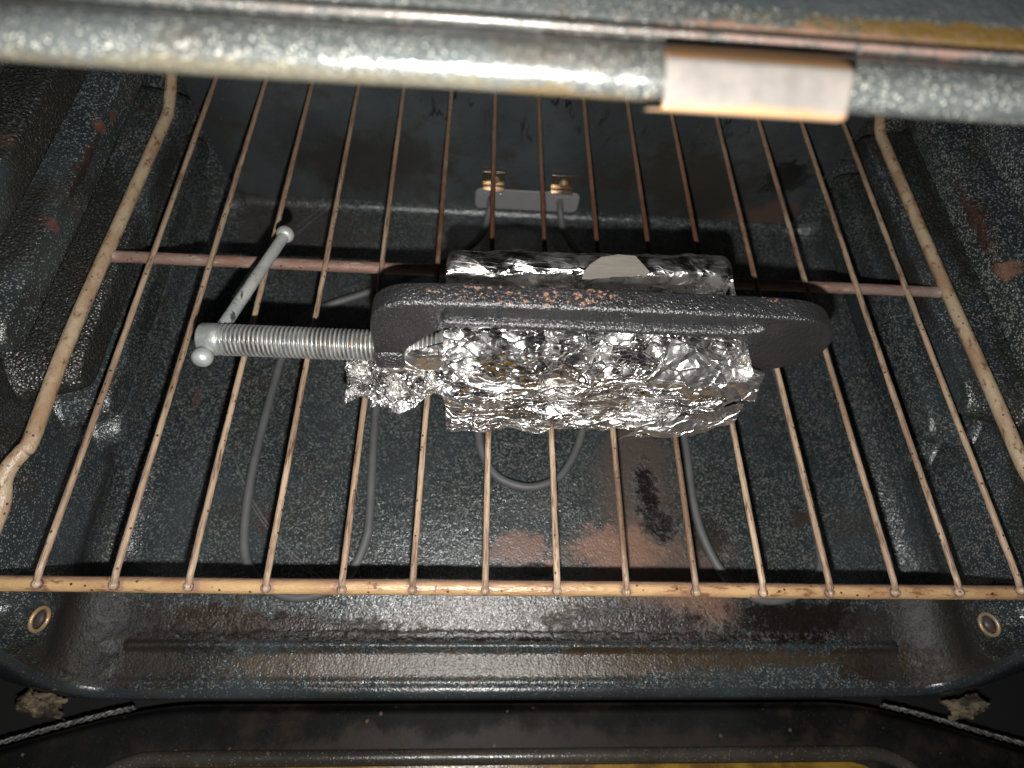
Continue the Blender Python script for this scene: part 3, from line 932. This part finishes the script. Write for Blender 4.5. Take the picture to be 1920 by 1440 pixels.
# crumpled tail of foil lying below the screw at the left
def quad_S(A, B, C_, D, bulge=.0, curl=None):
    A, B, C_, D = map(Vector, (A, B, C_, D))
    def S(u, v):
        p = (A * (1 - u) + B * u) * (1 - v) + (D * (1 - u) + C_ * u) * v
        tu = (B - A) * (1 - v) + (C_ - D) * v; tv = (D - A) * (1 - u) + (C_ - B) * u
        n = tu.cross(tv).normalized()
        p = p + n * (bulge * math.sin(math.pi * v) * math.sin(math.pi * min(1, u * 1.0)))
        if curl: p = p + Vector(curl(u, v))
        return p, n, 1.0
    return S
FT = Folds(4, [(3, .014, .0024), (5, .007, .0016), (4, .0035, .0007)])
mb = MB()
foil_patch(mb, .056, .024, 1900, 8, quad_S((-.1125, .0885, .024), (-.058, .0905, .030), (-.058, .1120, .052), (-.1110, .1120, .039), .004,
           lambda u, v: (0, .004 * math.sin(u * 9) * (1 - v) - .002, .003 * math.sin(u * 7 + 1))), FT, .0005)
foil_patch(mb, .030, .012, 500, 9, quad_S((-.1000, .0880, .022), (-.075, .0920, .028), (-.072, .1040, .040), (-.098, .1020, .036), .005), FT, .0006)
mb.build("foil_tail", M_foil, foilT)
# smoother folded corners of the sheet
FS = Folds(9, [(3, .022, .0016), (2, .010, .0006)])
mb = MB(); foil_patch(mb, .030, .018, 260, 12, quad_S((-.1130, .1010, .027), (-.099, .0990, .033), (-.096, .1130, .041), (-.1120, .1150, .034), .001), FS, .0001)
mb.build("foil_flap", M_foil2, foilT, smooth=False)
mb = MB(); foil_patch(mb, .034, .020, 300, 13, quad_S((-.092, .0985, .042), (-.058, .0935, .053), (-.054, .1000, .073), (-.088, .1020, .052), .002), FS, .0001)
mb.build("foil_flap", M_foil2, foilT, smooth=False)
mb = MB(); foil_patch(mb, .050, .022, 420, 14, quad_S((.036, .0800, .068), (.0920, .0790, .060), (.0965, .0905, .068), (.046, .0980, .0845), .003), FS, .0001)
mb.build("foil_flap", M_foil2, foilT, smooth=False)
mb = MB(); foil_patch(mb, .020, .030, 260, 15, quad_S((.0790, .0790, .052), (.0920, .0860, .046), (.0965, .0905, .068), (.0820, .0850, .072), .002), FS, .0001)
mb.build("foil_flap", M_foil2, foilT, smooth=False)
mb = MB(); foil_patch(mb, .060, .022, 500, 16, quad_S((.036, .0780, .010), (.0990, .0850, .020), (.0975, .0880, .040), (.044, .0760, .036), .004), FS, .0001)
mb.build("foil_flap", M_foil2, foilT, smooth=False)
mb = MB(); foil_patch(mb, .050, .018, 400, 17, quad_S((.048, .0830, .003), (.0900, .0880, .005), (.0980, .0850, .023), (.048, .0770, .018), .003), FS, .0001)
mb.build("foil_flap", M_foil2, foilT, smooth=False)

# ------------------------------------------------------------------ C-CLAMP
clamp = thing("c_clamp", "black painted c-clamp with a zinc screw and sliding handle, gripping the foil packet", "clamp", (0.01, 0.105, 0.045))
outer = [(-.0830, .0385), (-.0905, .0420), (-.0935, .0560), (-.0938, .0700), (-.0925, .0850), (-.0890, .0945), (-.0820, .1000), (-.0720, .1022), (-.0500, .1030), (0, .1032), (.050, .1030), (.0860, .1026), (.1040, .1012), (.1150, .0965),
         (.1220, .0880), (.1245, .0785), (.1225, .0690), (.1160, .0610), (.1060, .0555), (.0960, .0525), (.0900, .0440), (.0880, .0400), (.0830, .0410),
         (.0815, .0520), (.0820, .0660), (.0835, .0730), (.0820, .0790), (.0760, .0828), (.0600, .0838), (.0200, .0842), (-.0300, .0844), (-.0540, .0842), (-.0630, .0800), (-.0730, .0690), (-.0790, .0600), (-.0790, .0440)]
def smooth2(pts, n=4): return [(p.x, p.y) for p in catmull([(a, b, 0) for a, b in pts], n, True)]
out2 = smooth2(outer, 4)
recess0 = smooth2([(-.0600, .0920), (-.0590, .0965), (-.0540, .0990), (-.02, .0994), (.03, .0992), (.0700, .0988), (.0800, .0960), (.0860, .0925), (.0800, .0900), (.0700, .0892), (.03, .0890), (-.02, .0892), (-.0520, .0890), (-.0580, .0895)], 4)
yc = .1052
rc_ = (.01, .0942)
recess = [(x + (.0020 if x > rc_[0] else -.0020) * 0, rc_[1] + (z - rc_[1]) * 1.12) for x, z in recess0]
mb = MB()
vs, fs = curve_mesh([out2, recess], .0042, .0017, 4)
mb.add([(v.x, yc - v.z, v.y) for v in vs], fs)
vs, fs = curve_mesh([smooth2([(-.066, .0920), (-.062, .100), (-.05, .1010), (.07, .1008), (.090, .0960), (.091, .0920), (.085, .088), (.07, .0870), (-.05, .0868), (-.063, .087)], 3)], .0018, .0002, 1)
mb.add([(v.x, yc - v.z, v.y) for v in vs], fs)
# boss the screw runs through, anvil on the other jaw
lathe(mb, (-.0945, .1075, .0530), (1, 0, 0), [(0, .0088), (.0008, .0104), (.0025, .0112), (.013, .0112), (.0150, .0100), (.0150, .0088)], 32)
lathe(mb, (.0925, .1075, .0530), (-1, 0, 0), [(0, .0085), (.006, .0085), (.0085, .0078), (.0085, .006)], 28)
frame = mb.build("frame", M_black, clamp)
try:
    for p in frame.data.polygons: p.use_smooth = True
    frame.data.set_sharp_from_angle(angle=math.radians(38))
except Exception: pass
# cast mark in the web: small digits and an oval ring
tc = bpy.data.curves.new("mark", 'FONT'); tc.body = "33"; tc.size = .0052; tc.extrude = .0002
to = bpy.data.objects.new("mark", tc); COL.objects.link(to)
me = bpy.data.meshes.new_from_object(to.evaluated_get(bpy.context.evaluated_depsgraph_get()))
mb = MB().add([(.0118 + v.co.x, yc - .0022 - v.co.z, .0918 + v.co.y) for v in me.vertices], [tuple(p.vertices) for p in me.polygons])
bpy.data.objects.remove(to); bpy.data.curves.remove(tc)
tube(mb, [(.0222 + .0036 * math.cos(a), yc - .0021, .0937 + .0020 * math.sin(a)) for a in [2 * math.pi * k / 30 for k in range(30)]], .0003, 6, closed=True)
tube(mb, [(.0222 + .0016 * math.cos(a), yc - .0021, .0937 + .0010 * math.sin(a)) for a in [2 * math.pi * k / 20 for k in range(20)]], .0003, 6, closed=True)
mb.build("cast_mark", M_black, frame)

# threaded screw
ax0 = Vector((-.1715, .1080, .0528)); ax1 = Vector((-.0620, .1072, .0532))
A = (ax1 - ax0).normalized(); u_ = A.cross(Vector((0, 0, 1))).normalized(); w_2 = A.cross(u_)
pitch = .00215; ro = .0080; ri = .0066; LEN = (ax1 - ax0).length
mb = MB(); SEG = 40; nl = int(LEN / (pitch / 10))
vs = []; fs = []
for i in range(nl + 1):
    h = LEN * i / nl
    for k in range(SEG):
        a = 2 * math.pi * k / SEG
        ph = (h / pitch - k / SEG) % 1.0
        t = abs(2 * ph - 1)
        rr_ = ri + (ro - ri) * sstep(t, .22, .72)
        rr_ = min(rr_, ri + (ro - ri) * min(1, h / .002) + .0006)
        rr_ *= 1 + .006 * nz(h * 300, math.cos(a), math.sin(a), 2)
        vs.append(ax0 + A * h + u_ * math.cos(a) * rr_ + w_2 * math.sin(a) * rr_)
for i in range(nl):
    for k in range(SEG):
        l = (k + 1) % SEG
        fs.append((i * SEG + k, i * SEG + l, (i + 1) * SEG + l, (i + 1) * SEG + k))
fs.append(tuple(range(nl * SEG, (nl + 1) * SEG))); fs.append(tuple(range(SEG))[::-1])
mb.add(vs, fs)
hd = Vector((-.1806, .1080, .0528))
lathe(mb, hd, A, [(0, .0062), (.0004, .0074), (.0014, .0081), (.0085, .0081), (.0100, .0076), (.0115, .0072)], 36)
lathe(mb, ax1, A, [(-.004, .0060), (0, .0100), (.0015, .0105), (.0030, .0098)], 28)
screw = mb.build("screw", M_zinc, clamp)
screw.data.set_sharp_from_angle(angle=math.radians(50))
# sliding handle
b2 = Vector((-.1602, .1950, .0325)); c0 = Vector((-.1738, .1080, .0530)); dh = (b2 - c0).normalized()
b1 = c0 - dh * .0125
mb = MB(); lathe(mb, b1, dh, [(0, .0032), ((b2 - b1).length, .0032)], 20)
# slight waviness
hnd = mb.build("handle", M_handle, clamp)
hnd.data.set_sharp_from_angle(angle=math.radians(50))
def ball(c, d, r, L):
    mb = MB(); pr = []
    for k in range(9):
        a = -math.pi / 2 + math.pi * k / 8
        pr.append((L * math.sin(a), r * (max(0.12, math.cos(a)) ** .6)))
    lathe(mb, c, d, pr, 24)
    return mb
ball(b1, dh, .0049, .0042).build("handle_end", M_handle, hnd)
ball(b2, dh, .0052, .0038).build("handle_end", M_handle, hnd)
